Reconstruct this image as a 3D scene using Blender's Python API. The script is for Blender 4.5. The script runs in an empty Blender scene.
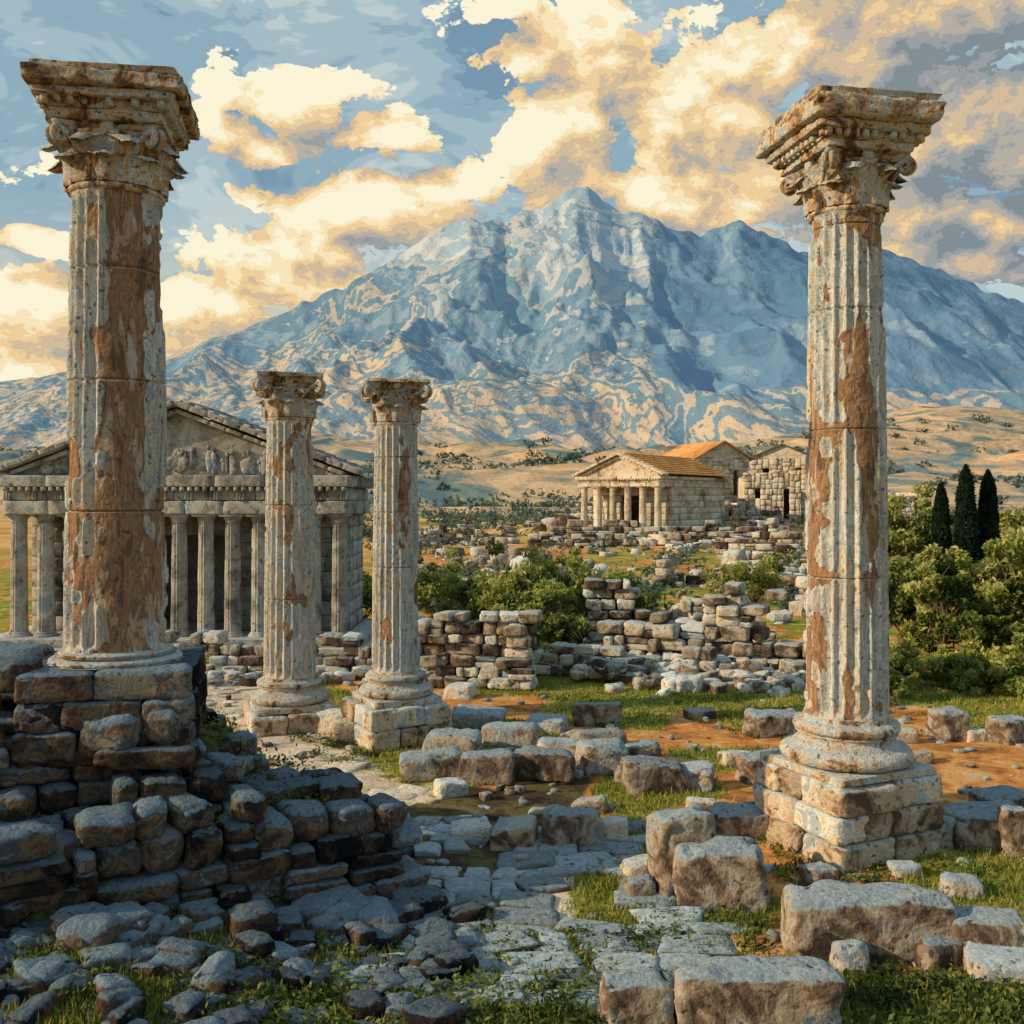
import bpy, math, numpy as np
from mathutils import Matrix, Vector
rng=np.random.default_rng(11)
F=1000.;H0=500.;CZ=4.4
U=lambda a,b:float(rng.uniform(a,b))
# ---------------------------------------------------------------- noise
perm=rng.permutation(256); perm=np.concatenate([perm,perm,perm]); vals=rng.random(256)
def vn(x,y,z):
    x=np.asarray(x,float);y=np.asarray(y,float);z=np.asarray(z,float)
    x,y,z=np.broadcast_arrays(x,y,z)
    xi=np.floor(x).astype(int);yi=np.floor(y).astype(int);zi=np.floor(z).astype(int)
    fx=x-xi;fy=y-yi;fz=z-zi
    fx=fx*fx*(3-2*fx);fy=fy*fy*(3-2*fy);fz=fz*fz*(3-2*fz)
    def h(a,b,c): return vals[perm[(perm[(perm[a&255]+b)&255]+c)&255]]
    def L(a,b,t): return a+(b-a)*t
    x0=L(h(xi,yi,zi),h(xi+1,yi,zi),fx);x1=L(h(xi,yi+1,zi),h(xi+1,yi+1,zi),fx)
    x2=L(h(xi,yi,zi+1),h(xi+1,yi,zi+1),fx);x3=L(h(xi,yi+1,zi+1),h(xi+1,yi+1,zi+1),fx)
    return L(L(x0,x1,fy),L(x2,x3,fy),fz)
def fbm(x,y,z=0.,o=4,g=.5):
    s=0;a=1;t=0;k=1.
    for i in range(o):
        s=s+a*vn(np.asarray(x)*k+i*17.3,np.asarray(y)*k+i*9.1,np.asarray(z)*k+i*5.7);t+=a;a*=g;k*=2.03
    return s/t
def ridged(x,y,z=0.,o=5,g=.55):
    s=0;a=1;t=0;k=1.
    for i in range(o):
        n=1-np.abs(2*vn(np.asarray(x)*k+i*31.3,np.asarray(y)*k+i*19.1,np.asarray(z)*k+3.3*i)-1)
        s=s+a*n*n;t+=a;a*=g;k*=2.07
    return s/t
def sm(a,b,x):
    t=np.clip((np.asarray(x,float)-a)/(b-a),0,1);return t*t*(3-2*t)
# ---------------------------------------------------------------- mesh builder
class MB:
    def __init__(s): s.v=[];s.f=[];s.n=0;s.a={}
    def add(s,v,f,**at):
        v=np.asarray(v,float).reshape(-1,3);f=np.asarray(f,int)
        s.v.append(v);s.f.append(f+s.n)
        for k,val in at.items():
            s.a.setdefault(k,[]).append((s.n,np.asarray(val,float)))
        s.n+=len(v)
    def obj(s,name,mat,parent=None,smooth=True,center=True,coll=None):
        v=np.concatenate(s.v)
        c=np.zeros(3)
        if center:
            c=(v.min(0)+v.max(0))/2; c[2]=v[:,2].min()
        me=bpy.data.meshes.new(name)
        me.vertices.add(len(v));me.vertices.foreach_set('co',(v-c).astype(np.float32).ravel())
        lo=np.concatenate([f.ravel() for f in s.f])
        tot=np.concatenate([np.full(len(f),f.shape[1]) for f in s.f])
        st=np.concatenate([[0],np.cumsum(tot)[:-1]])
        me.loops.add(len(lo));me.loops.foreach_set('vertex_index',lo.astype(np.int32))
        me.polygons.add(len(tot));me.polygons.foreach_set('loop_start',st.astype(np.int32))
        if smooth: me.polygons.foreach_set('use_smooth',np.ones(len(tot),bool))
        me.update(calc_edges=True)
        for k,l in s.a.items():
            arr=np.zeros(len(v),np.float32)
            for n0,val in l: arr[n0:n0+len(val)]=val
            at=me.attributes.new(k,'FLOAT','POINT');at.data.foreach_set('value',arr)
        me.materials.append(mat)
        o=bpy.data.objects.new(name,me);bpy.context.scene.collection.objects.link(o)
        o.location=c
        if parent:
            o.parent=parent;o.matrix_parent_inverse=Matrix.Translation(-Vector(parent.location))
        return o
def empty(name,loc):
    e=bpy.data.objects.new(name,None);e.location=loc;e.empty_display_size=.3
    bpy.context.scene.collection.objects.link(e);return e
_T={}
def tmpl(n):
    if n in _T:return _T[n]
    g=np.linspace(-1,1,n+1)
    if n>3: g=np.sign(g)*np.abs(g)**.75
    vs=[];fs=[];k=0
    for ax in range(3):
        for sg in(-1,1):
            a,b=np.meshgrid(g,g,indexing='ij')
            p=np.zeros(((n+1)**2,3));p[:,ax]=sg
            p[:,(ax+1)%3]=a.ravel();p[:,(ax+2)%3]=b.ravel()
            idx=np.arange((n+1)**2).reshape(n+1,n+1)
            q=np.stack([idx[:-1,:-1],idx[1:,:-1],idx[1:,1:],idx[:-1,1:]],-1).reshape(-1,4)
            if sg<0:q=q[:,::-1]
            vs.append(p);fs.append(q+k);k+=len(p)
    v=np.concatenate(vs);f=np.concatenate(fs)
    u,inv=np.unique(np.round(v,5),axis=0,return_inverse=True)
    _T[n]=(u,inv.ravel()[f]);return _T[n]
def rotz(v,a):
    c,s=math.cos(a),math.sin(a);r=v.copy();r[:,0]=v[:,0]*c-v[:,1]*s;r[:,1]=v[:,0]*s+v[:,1]*c;return r
def block(mb,c,dims,rz=0.,n=6,r=.12,amp=.05,warp=.06,tilt=0.,**at):
    """rough stone block; c = centre of its bottom"""
    T,f=tmpl(n);half=np.array(dims)/2.;m=half.min()
    rr=min(r,1)*m*1.6; rr=min(rr,m*.95)
    p=T*half
    inner=np.clip(p,-(half-rr),half-rr);d=p-inner
    l=np.linalg.norm(d,axis=1,keepdims=True);l[l==0]=1
    nn=d/l;p=inner+nn*rr
    if warp>0:
        w=rng.uniform(-1,1,(8,3))*warp*half*1.2
        i=0;off=0
        for a in(-1,1):
            for b in(-1,1):
                for cc in(-1,1):
                    wt=(1+a*T[:,0])*(1+b*T[:,1])*(1+cc*T[:,2])/8
                    off=off+wt[:,None]*w[i];i+=1
        p=p+off
    if amp>0:
        sd=rng.uniform(0,90,3);fr=1.1/m
        fr=min(fr,7.)
        q=p*fr+sd
        dn=fbm(q[:,0],q[:,1],q[:,2],3)-.5
        edge=(np.abs(T)>.7).sum(1)>=2
        dn2=np.minimum(vn(q[:,0]*1.7,q[:,1]*1.7,q[:,2]*1.7)-.45,0)*2*edge
        p=p+nn*(dn+dn2*.8)[:,None]*amp*m*4
    if tilt:
        a=rng.uniform(-tilt,tilt);b=rng.uniform(-tilt,tilt)
        p[:,2]+=p[:,0]*a+p[:,1]*b
    p=rotz(p,rz);p=p+np.array([c[0],c[1],c[2]+half[2]])
    mb.add(p,f,**{k:np.full(len(p),v) for k,v in at.items()})
def wall(mb,p0,p1,zb,hf,depth,ch=(.28,.4),bw=(.4,.9),n=6,amp=.05,warp=.05,missing=.03,r=.16,jit=.06):
    p0=np.array(p0,float);p1=np.array(p1,float);L=np.linalg.norm(p1-p0);dr=(p1-p0)/L
    nr=np.array([-dr[1],dr[0]]);a=math.atan2(dr[1],dr[0])
    hm=max(hf(t) for t in np.linspace(0,1,30));z=0
    while z<hm-ch[0]*.4:
        c=U(*ch);s=-U(0,.25)
        while s<L:
            w=U(*bw)*(1 if U(0,1)>.2 else .6);t=(s+w/2)/L
            if t<=1.03 and hf(min(max(t,0),1))>=z+c*.55 and U(0,1)>missing:
                dp=depth*U(.85,1.1)
                q=p0+dr*(s+w/2)+nr*(depth/2+U(-jit,jit)*depth)
                hb=c*U(.93,1.10)
                if U(0,1)<.18 and c>.25:
                    block(mb,(q[0],q[1],zb+z),(w*.98,dp,c*.49),a+U(-.05,.05),n,r,amp,warp,.03)
                    block(mb,(q[0],q[1],zb+z+c*.5),(w*.95,dp*.96,c*.5),a+U(-.07,.07),n,r,amp,warp,.03)
                else: block(mb,(q[0],q[1],zb+z),(w*.985,dp,hb),a+U(-jit,jit),n,r,amp,warp,.04)
            s+=w
        z+=c
def lathe(mb,c,prof,na=64,noise=0.,close=True,**k):
    prof=np.array(prof,float);th=np.linspace(0,2*np.pi,na,endpoint=False)
    R=prof[:,0][:,None]*np.ones(na);Z=prof[:,1][:,None]*np.ones(na)
    if noise:
        X=R*np.cos(th);Y=R*np.sin(th)
        R=R+(fbm(X*4+c[0]*3,Y*4,Z*4,4)-.5)*noise*2
        ch=np.minimum(vn(X*3+7,Y*3+c[1],Z*3)-.35,0);R=R+ch*noise*5
    v=np.stack([R*np.cos(th)+c[0],R*np.sin(th)+c[1],Z+c[2]],-1).reshape(-1,3)
    m=len(prof);i=np.arange(m*na).reshape(m,na);j=np.roll(i,-1,1)
    f=np.stack([i[:-1],j[:-1],j[1:],i[1:]],-1).reshape(-1,4)
    mb.add(v,f)
    if close:
        for row,z in((0,prof[0,1]),(m-1,prof[-1,1])):
            vv=np.concatenate([v[row*na:(row+1)*na],[[c[0],c[1],z+c[2]]]])
            a=np.arange(na);b=(a+1)%na;ff=np.stack([b,a,np.full(na,na)],-1) if row==0 else np.stack([a,b,np.full(na,na)],-1)
            mb.add(vv,ff)
def tube(mb,pts,rad,n=8):
    pts=np.array(pts,float);rad=np.array(rad,float);m=len(pts)
    tg=np.gradient(pts,axis=0);tg/=np.linalg.norm(tg,axis=1,keepdims=True)+1e-9
    up=np.array([.31,.95,.05]);a=np.cross(tg,up);a/=np.linalg.norm(a,axis=1,keepdims=True)+1e-9;b=np.cross(tg,a)
    th=np.linspace(0,2*np.pi,n,endpoint=False)
    v=pts[:,None]+rad[:,None,None]*(np.cos(th)[None,:,None]*a[:,None]+np.sin(th)[None,:,None]*b[:,None])
    i=np.arange(m*n).reshape(m,n);j=np.roll(i,-1,1)
    f=np.stack([i[:-1],j[:-1],j[1:],i[1:]],-1).reshape(-1,4)
    mb.add(v.reshape(-1,3),f)
def leaves(mb,C,size,tn=None):
    n=len(C);d=rng.normal(size=(n,3));d/=np.linalg.norm(d,axis=1,keepdims=True)
    e=rng.normal(size=(n,3));e=np.cross(d,e);e/=np.linalg.norm(e,axis=1,keepdims=True)
    s=size*rng.uniform(.6,1.3,(n,1))
    v=np.stack([C-d*s,C+e*s*.45,C+d*s,C-e*s*.45],1).reshape(-1,3)
    f=np.arange(n*4).reshape(n,4)
    if tn is None: tn=np.zeros(n)
    mb.add(v,f,tone=np.repeat(tn,4))
# ---------------------------------------------------------------- node helpers
class NT:
    def __init__(s,nt): s.nt=nt;nt.nodes.clear()
    def n(s,t,ins=None,**p):
        nd=s.nt.nodes.new(t)
        for k,v in p.items(): setattr(nd,k,v)
        if ins:
            for k,v in ins.items():
                if isinstance(v,bpy.types.NodeSocket): s.nt.links.new(v,nd.inputs[k])
                else: nd.inputs[k].default_value=v
        return nd
    def m(s,op,a,b=0.,c=0.,clamp=False):
        return s.n('ShaderNodeMath',{0:a,1:b,2:c},operation=op,use_clamp=clamp).outputs[0]
    def vm(s,op,a,b=(0,0,0)):
        return s.n('ShaderNodeVectorMath',{0:a,1:b},operation=op)
    def noise(s,vec,scale,detail=4,rough=.55,dist=0.):
        return s.n('ShaderNodeTexNoise',{'Vector':vec,'Scale':scale,'Detail':detail,'Roughness':rough,'Distortion':dist}).outputs[0]
    def ramp(s,fac,stops,interp='LINEAR'):
        r=s.n('ShaderNodeValToRGB',{0:fac});cr=r.color_ramp;cr.interpolation=interp
        while len(cr.elements)<len(stops):cr.elements.new(.5)
        for e,(p,c) in zip(cr.elements,stops):
            e.position=p;e.color=(*c,1) if len(c)==3 else c
        return r.outputs[0]
    def mix(s,f,a,b,blend='MIX'):
        nd=s.n('ShaderNodeMix',data_type='RGBA',blend_type=blend)
        for k,v in((0,f),(6,a),(7,b)):
            if isinstance(v,bpy.types.NodeSocket): s.nt.links.new(v,nd.inputs[k])
            else: nd.inputs[k].default_value=(*v,1) if isinstance(v,tuple) and len(v)==3 else v
        return nd.outputs[2]
    def step(s,v,a,b):
        return s.n('ShaderNodeMapRange',{0:v,1:a,2:b,3:0.,4:1.},interpolation_type='SMOOTHSTEP').outputs[0]
def newmat(name):
    m=bpy.data.materials.new(name);m.use_nodes=True;return m,NT(m.node_tree)
def steps(cols,lo=.34,hi=.66,soft=.012):
    n=len(cols);st=[(0,cols[0])]
    for i in range(1,n):
        p=lo+(hi-lo)*(i-1)/max(n-2,1)
        st+= [(max(p-soft,0.001),cols[i-1]),(min(p+soft,1),cols[i])]
    return st
def stone(name,cols,scale=1.6,top=(.40,.44,.47),topamt=.7,ero=False,brown=None,bump=.6,isl=.5,pits=.5,stretch=(1,1,1),lo=.36,hi=.64,soft=.015):
    m,t=newmat(name)
    tc=t.n('ShaderNodeTexCoord').outputs['Object'];ge=t.n('ShaderNodeNewGeometry')
    vec=t.vm('MULTIPLY',tc,stretch).outputs[0]
    fine=t.noise(tc,scale*8,4,.7)
    n1=t.noise(vec,scale,4,.62,.9)
    ri=ge.outputs['Random Per Island']
    v=t.m('ADD',n1,t.m('MULTIPLY',t.m('SUBTRACT',ri,.5),isl*.35))
    v=t.m('ADD',v,t.m('MULTIPLY',t.m('SUBTRACT',fine,.5),.2))
    col=t.ramp(v,steps(cols,lo,hi,soft))
    if ero:
        at=t.n('ShaderNodeAttribute',attribute_name='ero').outputs['Fac']
        nb=t.noise(vec,scale*2.2,4,.65,.5)
        bc=t.ramp(nb,steps(brown,.36,.62,.02))
        e=t.step(t.m('ADD',t.m('ADD',at,t.m('MULTIPLY',t.m('SUBTRACT',nb,.5),1.1)),t.m('MULTIPLY',t.m('SUBTRACT',fine,.5),.9)),.46,.62)
        col=t.mix(e,col,bc)
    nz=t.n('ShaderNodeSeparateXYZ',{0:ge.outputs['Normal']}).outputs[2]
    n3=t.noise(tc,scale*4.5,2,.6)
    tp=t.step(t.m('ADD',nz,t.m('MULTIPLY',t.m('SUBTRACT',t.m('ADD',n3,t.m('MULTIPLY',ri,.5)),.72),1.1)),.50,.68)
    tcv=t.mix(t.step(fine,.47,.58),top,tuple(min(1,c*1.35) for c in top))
    col=t.mix(t.m('MULTIPLY',tp,topamt),col,tcv)  # upward faces: blue-grey of the sky light painted in by normal
    pit=t.step(n3,.38,.31)
    col=t.mix(t.m('MULTIPLY',pit,pits),col,(.07,.052,.045))
    br=t.m('ADD',t.m('MULTIPLY',ri,isl),1-isl*.5)
    col=t.mix(1.,col,t.n('ShaderNodeCombineColor',{0:br,1:br,2:br}).outputs[0],'MULTIPLY')
    hgt=t.m('ADD',t.m('MULTIPLY',fine,.6),n3)
    bp=t.n('ShaderNodeBump',{'Strength':bump,'Distance':.06,'Height':hgt}).outputs[0]
    b=t.n('ShaderNodeBsdfDiffuse',{'Color':col,'Roughness':.5,'Normal':bp}).outputs[0]
    t.n('ShaderNodeOutputMaterial',{0:b});return m
CREAM=(.62,.51,.38);TAN=(.45,.33,.22);RUST=(.30,.17,.095);DK=(.11,.08,.06);BLU=(.33,.38,.41);PALE=(.62,.60,.55);GREY=(.25,.25,.25)
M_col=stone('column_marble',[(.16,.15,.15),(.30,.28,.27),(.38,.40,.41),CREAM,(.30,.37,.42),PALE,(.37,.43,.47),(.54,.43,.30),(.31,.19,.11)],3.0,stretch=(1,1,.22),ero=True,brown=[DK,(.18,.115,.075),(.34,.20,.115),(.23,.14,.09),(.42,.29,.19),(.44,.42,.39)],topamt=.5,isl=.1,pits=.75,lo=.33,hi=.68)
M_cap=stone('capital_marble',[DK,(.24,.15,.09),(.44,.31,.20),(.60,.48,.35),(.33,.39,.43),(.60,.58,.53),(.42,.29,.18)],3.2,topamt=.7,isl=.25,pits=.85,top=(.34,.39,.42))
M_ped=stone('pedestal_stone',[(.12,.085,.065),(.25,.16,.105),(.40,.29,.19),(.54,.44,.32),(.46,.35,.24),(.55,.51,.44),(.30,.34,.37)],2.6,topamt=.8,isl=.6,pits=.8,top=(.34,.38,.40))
M_dark=stone('shaded_dark_stone',[(.018,.017,.021),(.036,.030,.030),(.08,.052,.038),(.14,.095,.063),(.06,.066,.076),(.18,.145,.115)],2.8,topamt=.88,top=(.105,.148,.19),isl=.9,pits=.85,lo=.34,hi=.66)  # dark brown stone, shade of the terrace fronts put into its colour
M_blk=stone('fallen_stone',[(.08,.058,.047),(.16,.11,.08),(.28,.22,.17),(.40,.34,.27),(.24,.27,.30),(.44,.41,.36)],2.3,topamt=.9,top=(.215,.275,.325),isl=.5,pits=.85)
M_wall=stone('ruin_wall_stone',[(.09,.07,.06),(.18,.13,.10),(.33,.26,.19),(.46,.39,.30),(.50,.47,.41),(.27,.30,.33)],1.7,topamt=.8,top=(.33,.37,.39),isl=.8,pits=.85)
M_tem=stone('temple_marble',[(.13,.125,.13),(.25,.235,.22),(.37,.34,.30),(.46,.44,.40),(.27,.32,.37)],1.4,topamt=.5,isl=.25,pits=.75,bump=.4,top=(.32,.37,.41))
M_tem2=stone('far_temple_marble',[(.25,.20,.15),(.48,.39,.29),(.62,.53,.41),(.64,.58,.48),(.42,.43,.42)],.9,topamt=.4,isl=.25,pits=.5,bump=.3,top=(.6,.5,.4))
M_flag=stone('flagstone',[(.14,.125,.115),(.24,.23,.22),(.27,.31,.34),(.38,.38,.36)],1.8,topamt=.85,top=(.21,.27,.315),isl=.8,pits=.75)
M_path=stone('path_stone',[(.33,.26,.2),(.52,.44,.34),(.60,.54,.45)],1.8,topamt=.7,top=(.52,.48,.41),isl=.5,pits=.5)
def simple(name,cols,scale,rough=.9,bump=.3,stretch=(1,1,1)):
    m,t=newmat(name);tc=t.n('ShaderNodeTexCoord').outputs['Object']
    v=t.noise(t.vm('MULTIPLY',tc,stretch).outputs[0],scale,5,.65,.5)
    col=t.ramp(v,steps(cols));bp=t.n('ShaderNodeBump',{'Strength':bump,'Distance':.05,'Height':v}).outputs[0]
    b=t.n('ShaderNodeBsdfDiffuse',{'Color':col,'Roughness':.5,'Normal':bp}).outputs[0]
    t.n('ShaderNodeOutputMaterial',{0:b});return m
M_roof=simple('terracotta_roof',[(.32,.14,.055),(.50,.24,.09),(.60,.33,.13),(.64,.44,.24)],1.2)
M_slate=simple('dark_tile_roof',[(.08,.09,.10),(.16,.15,.15),(.25,.2,.17)],1.2)
M_bark=simple('bark',[(.06,.04,.03),(.12,.09,.07),(.2,.17,.14)],4.,stretch=(1,1,.3))
def leafmat(name,cols,scale=.8):
    m,t=newmat(name);tc=t.n('ShaderNodeTexCoord').outputs['Object'];ge=t.n('ShaderNodeNewGeometry')
    at=t.n('ShaderNodeAttribute',attribute_name='tone').outputs['Fac']
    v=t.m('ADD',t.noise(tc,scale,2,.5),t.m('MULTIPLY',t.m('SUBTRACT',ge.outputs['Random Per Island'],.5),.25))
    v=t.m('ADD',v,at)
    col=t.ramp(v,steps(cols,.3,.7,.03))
    d=t.n('ShaderNodeBsdfDiffuse',{0:col}).outputs[0];tr=t.n('ShaderNodeBsdfTranslucent',{0:col}).outputs[0]
    mx=t.n('ShaderNodeMixShader',{0:.4,1:d,2:tr}).outputs[0]
    t.n('ShaderNodeOutputMaterial',{0:mx});return m
M_olive=leafmat('olive_leaves',[(.03,.055,.022),(.09,.13,.035),(.21,.25,.06),(.38,.38,.11),(.50,.48,.20)])
M_bush=leafmat('bush_leaves',[(.07,.10,.04),(.18,.23,.06),(.36,.39,.11),(.55,.50,.18)])
M_weed=leafmat('weed_leaves',[(.04,.06,.025),(.10,.14,.04),(.20,.24,.06),(.34,.33,.11)])
M_cyp=leafmat('cypress_leaves',[(.008,.02,.014),(.02,.04,.024),(.05,.075,.03)],1.)
M_grass=leafmat('grass_blades',[(.09,.13,.03),(.18,.22,.045),(.32,.32,.07),(.48,.38,.12)],.6)
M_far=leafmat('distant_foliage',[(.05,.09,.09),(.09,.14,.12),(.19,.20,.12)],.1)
# ---------------------------------------------------------------- ground
def terr_s(x,y): return (x+4.3)*-.536+(y-9.)*.844
def gh(x,y):
    x=np.asarray(x,float);y=np.asarray(y,float)
    r=np.hypot(x,y)
    h=.16*(fbm(x/3.5,y/3.5,1.,3)-.5)+.05*(fbm(x*1.1,y*1.1,4.,3)-.5)
    h=h*(1-sm(30,60,r))+(.9*(fbm(x/16,y/16,2.,3)-.5))*sm(28,60,r)
    h=h+3.1*np.exp(-(((x-17)/24)**2+((y-94)/28)**2))
    s=terr_s(x,y)
    md=1.0*sm(.1,.4,s)*(1-sm(-2.3,-1.5,x))*(1-sm(2.0,3.0,s))
    md=md+.62*sm(1.25,1.65,s)*(1-sm(-3.7,-2.8,x))*(1-sm(3.0,4.2,s))+(s>2)*1.0*(sm(2.0,3.0,s))*(1-sm(-3.9,-3.2,x))*(1-sm(3.2,4.4,s))
    fr=.45*(1-sm(-4.0,-1.2,x))*sm(5.5,8.5,y)*(1-sm(.0,.5,s))
    return h+md+fr
def moundm(x,y):
    s=terr_s(x,y);return (1-sm(-1.5,-.5,x+.35*(9-y)))*(1-sm(2.5,3.6,s))
def pathm(x,y):
    pts=np.array([(-9.5,27.),(-6.4,23.2),(-4.2,18.6),(-2.6,15.6),(-.9,13.6),(.1,11.9),(.3,10.6)])
    w=[1.3,1.3,.9,.85,.75,.8,.45];d=np.full(np.shape(x),9.)
    for i in range(len(pts)-1):
        a=pts[i];b=pts[i+1];ab=b-a
        t=np.clip(((x-a[0])*ab[0]+(y-a[1])*ab[1])/(ab@ab),0,1)
        dd=np.hypot(x-a[0]-t*ab[0],y-a[1]-t*ab[1])/(w[i]+(w[i+1]-w[i])*t)
        d=np.minimum(d,dd)
    return 1.15-d*.65
def grassm(x,y):
    n=fbm(x/2.0,y/1.7,9.,4)
    b=np.where(y>18.5,.10,.035)+.15*np.exp(-((y-8.6)/2.4)**2)-.05*np.exp(-((y-15.0)/2.2)**2)
    b=b-.10*sm(30,60,y)-.5*moundm(x,y)*(terr_s(x,y)>-.2)
    return n+b
az=np.unique(np.concatenate([np.arange(-180,-50,4.),np.arange(-50,50.01,.22),np.arange(50,180,4.)]))
rad=[1.5]
while rad[-1]<60:rad.append(rad[-1]*1.017)
while rad[-1]<14000:rad.append(rad[-1]*1.05)
rad=np.array(rad);A,R=np.meshgrid(np.radians(az),rad)
X=R*np.sin(A);Y=R*np.cos(A);Z=gh(X,Y)
Z=Z-sm(1500,3000,R)*5
mb=MB();i=np.arange(A.size).reshape(A.shape);j=np.roll(i,-1,1)
f=np.stack([i[:-1],i[1:],j[1:],j[:-1]],-1).reshape(-1,4)[:,::-1]
mb.add(np.stack([X,Y,Z],-1).reshape(-1,3),f,path=pathm(X,Y).ravel(),grass=grassm(X,Y).ravel(),mound=moundm(X,Y).ravel())
mb.add([[1.5*math.sin(a),1.5*math.cos(a),float(gh(1.5*math.sin(a),1.5*math.cos(a)))] for a in np.radians(az)]+[[0,0,0]],
       [[k,len(az),(k+1)%len(az)] for k in range(len(az))])
m,t=newmat('ground_soil')
tc=t.n('ShaderNodeTexCoord').outputs['Object']
gr=t.n('ShaderNodeAttribute',attribute_name='grass').outputs['Fac'];pa=t.n('ShaderNodeAttribute',attribute_name='path').outputs['Fac'];mo=t.n('ShaderNodeAttribute',attribute_name='mound').outputs['Fac']
nf=t.noise(tc,7.,4,.7);nm=t.noise(tc,1.3,4,.6,.8)
vv=t.m('ADD',t.m('MULTIPLY',nm,.75),t.m('MULTIPLY',nf,.25))
dirt=t.ramp(vv,steps([(.17,.10,.05),(.36,.155,.055),(.50,.22,.07),(.56,.31,.12),(.52,.40,.25)],.40,.6))
grs=t.ramp(vv,steps([(.09,.11,.025),(.18,.20,.04),(.31,.29,.06),(.46,.36,.10)],.41,.6))
pth=t.ramp(vv,steps([(.26,.20,.16),(.46,.38,.29),(.60,.51,.40),(.38,.39,.38)],.4,.6))
g2=t.m('ADD',gr,t.m('MULTIPLY',t.m('SUBTRACT',nf,.5),.3))
col=t.mix(t.step(g2,.50,.53),dirt,grs)
p2=t.m('ADD',pa,t.m('MULTIPLY',t.m('SUBTRACT',nm,.5),1.6))
col=t.mix(t.step(p2,.58,.65),col,pth)
dks=t.ramp(vv,steps([(.03,.026,.02),(.07,.05,.035),(.11,.10,.04),(.16,.115,.08)],.41,.6))
col=t.mix(t.step(t.m('ADD',mo,t.m('MULTIPLY',t.m('SUBTRACT',nm,.5),.6)),.45,.6),col,dks)
yy=t.n('ShaderNodeSeparateXYZ',{0:tc}).outputs[1]
fn=t.noise(t.vm('MULTIPLY',tc,(.012,.03,1.)).outputs[0],1.,5,.6,.6)
fld=t.ramp(fn,steps([(.22,.20,.10),(.38,.26,.12),(.56,.31,.11),(.62,.42,.19),(.52,.27,.10),(.28,.24,.13)],.36,.64))
col=t.mix(t.step(yy,45.,110.),col,fld)
bp=t.n('ShaderNodeBump',{'Strength':.6,'Distance':.06,'Height':t.m('ADD',nf,nm)}).outputs[0]
b=t.n('ShaderNodeBsdfDiffuse',{'Color':col,'Normal':bp}).outputs[0]
t.n('ShaderNodeOutputMaterial',{0:b})
mb.obj('ground',m,center=False)
# ---------------------------------------------------------------- mountain + hills
sil=np.array([(-400,430),(-150,400),(0,380),(60,370),(120,362),(165,354),(210,338),(240,328),(300,302),(340,286),(385,262),(410,242),(435,224),(460,212),(480,214),(505,222),(522,210),(545,203),(562,192),(574,183),(588,183),(602,196),(622,208),(640,207),(665,222),(700,234),(722,226),(740,217),(760,229),(795,246),(830,258),(870,244),(890,247),(930,262),(980,285),(1024,302),(1150,345),(1450,410)],float)
u=np.arange(-400,1450,2.6);s=np.concatenate([np.linspace(0,1,250),np.linspace(1.01,1.4,20)])
UU,S=np.meshgrid(u,s);E0=(500-np.interp(u,sil[:,0],sil[:,1]))/1000
D=1700+S*2600
Xm=(UU-512)/1000*D
g=np.where(S<1,np.clip(S,0,1)**1.75,1-(S-1)*1.8)
wx=(fbm(Xm/900,D/900,3.,3)-.5)*700;wy=(fbm(Xm/800,D/800,8.,3)-.5)*500
rd=ridged((Xm+wx)/780,(D+wy)/1900,.5,4,.42)
rd2=ridged((Xm-wx*.6+D*.35)/300,(D+wy)/620,2.5,4,.46)
rd3=ridged(Xm/110+wx/200,D/190,5.,3,.55)
Ec=np.clip(E0*3.4,.12,1)[None,:]
Sc=np.clip(S,0,1)
env=np.clip(np.sin(np.pi*Sc**1.2),0,1)**.8
hgt=E0[None,:]*g*D+(rd-.42)*700*env*Ec*(.5+.5*sm(.2,.6,S))+(rd2-.4)*220*env*Ec*sm(.15,.7,S)+(rd3-.4)*60*Ec*sm(.45,.8,S)*(1-.75*sm(.93,1,S))
kk=45*Ec+0*S;lim=E0[None,:]*(.66+.34*Sc)*D+kk*.6
hs=lim-kk*np.log1p(np.exp(np.clip((lim-hgt)/kk,-30,30)))+0
hs=lim-kk*np.logaddexp(0,(lim-hgt)/kk)
hs=-kk*np.logaddexp(-hgt/kk,-lim/kk)
hgt=np.where(S<1,hs,hgt-kk*.45)
hgt=hgt+CZ*Sc-25*(1-sm(0,.12,S))+(vn(Xm/45,D/60,1.)-.5)*45*sm(.9,1,S)*Ec
mb=MB();i=np.arange(UU.size).reshape(UU.shape)
f=np.stack([i[:-1,:-1],i[:-1,1:],i[1:,1:],i[1:,:-1]],-1).reshape(-1,4)
mb.add(np.stack([Xm,D,hgt],-1).reshape(-1,3),f,hf=(hgt/D).ravel(),blue=(sm(600,690,UU-(hgt/D)*60)*sm(.09,.14,hgt/D)).ravel())  # last attribute masks the cloud shadow painted on the right slopes
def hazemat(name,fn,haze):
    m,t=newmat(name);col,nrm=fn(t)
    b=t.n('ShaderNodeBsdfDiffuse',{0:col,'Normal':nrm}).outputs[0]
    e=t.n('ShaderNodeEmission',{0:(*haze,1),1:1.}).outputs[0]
    t.n('ShaderNodeOutputMaterial',{0:t.n('ShaderNodeAddShader',{0:b,1:e}).outputs[0]});return m
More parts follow.
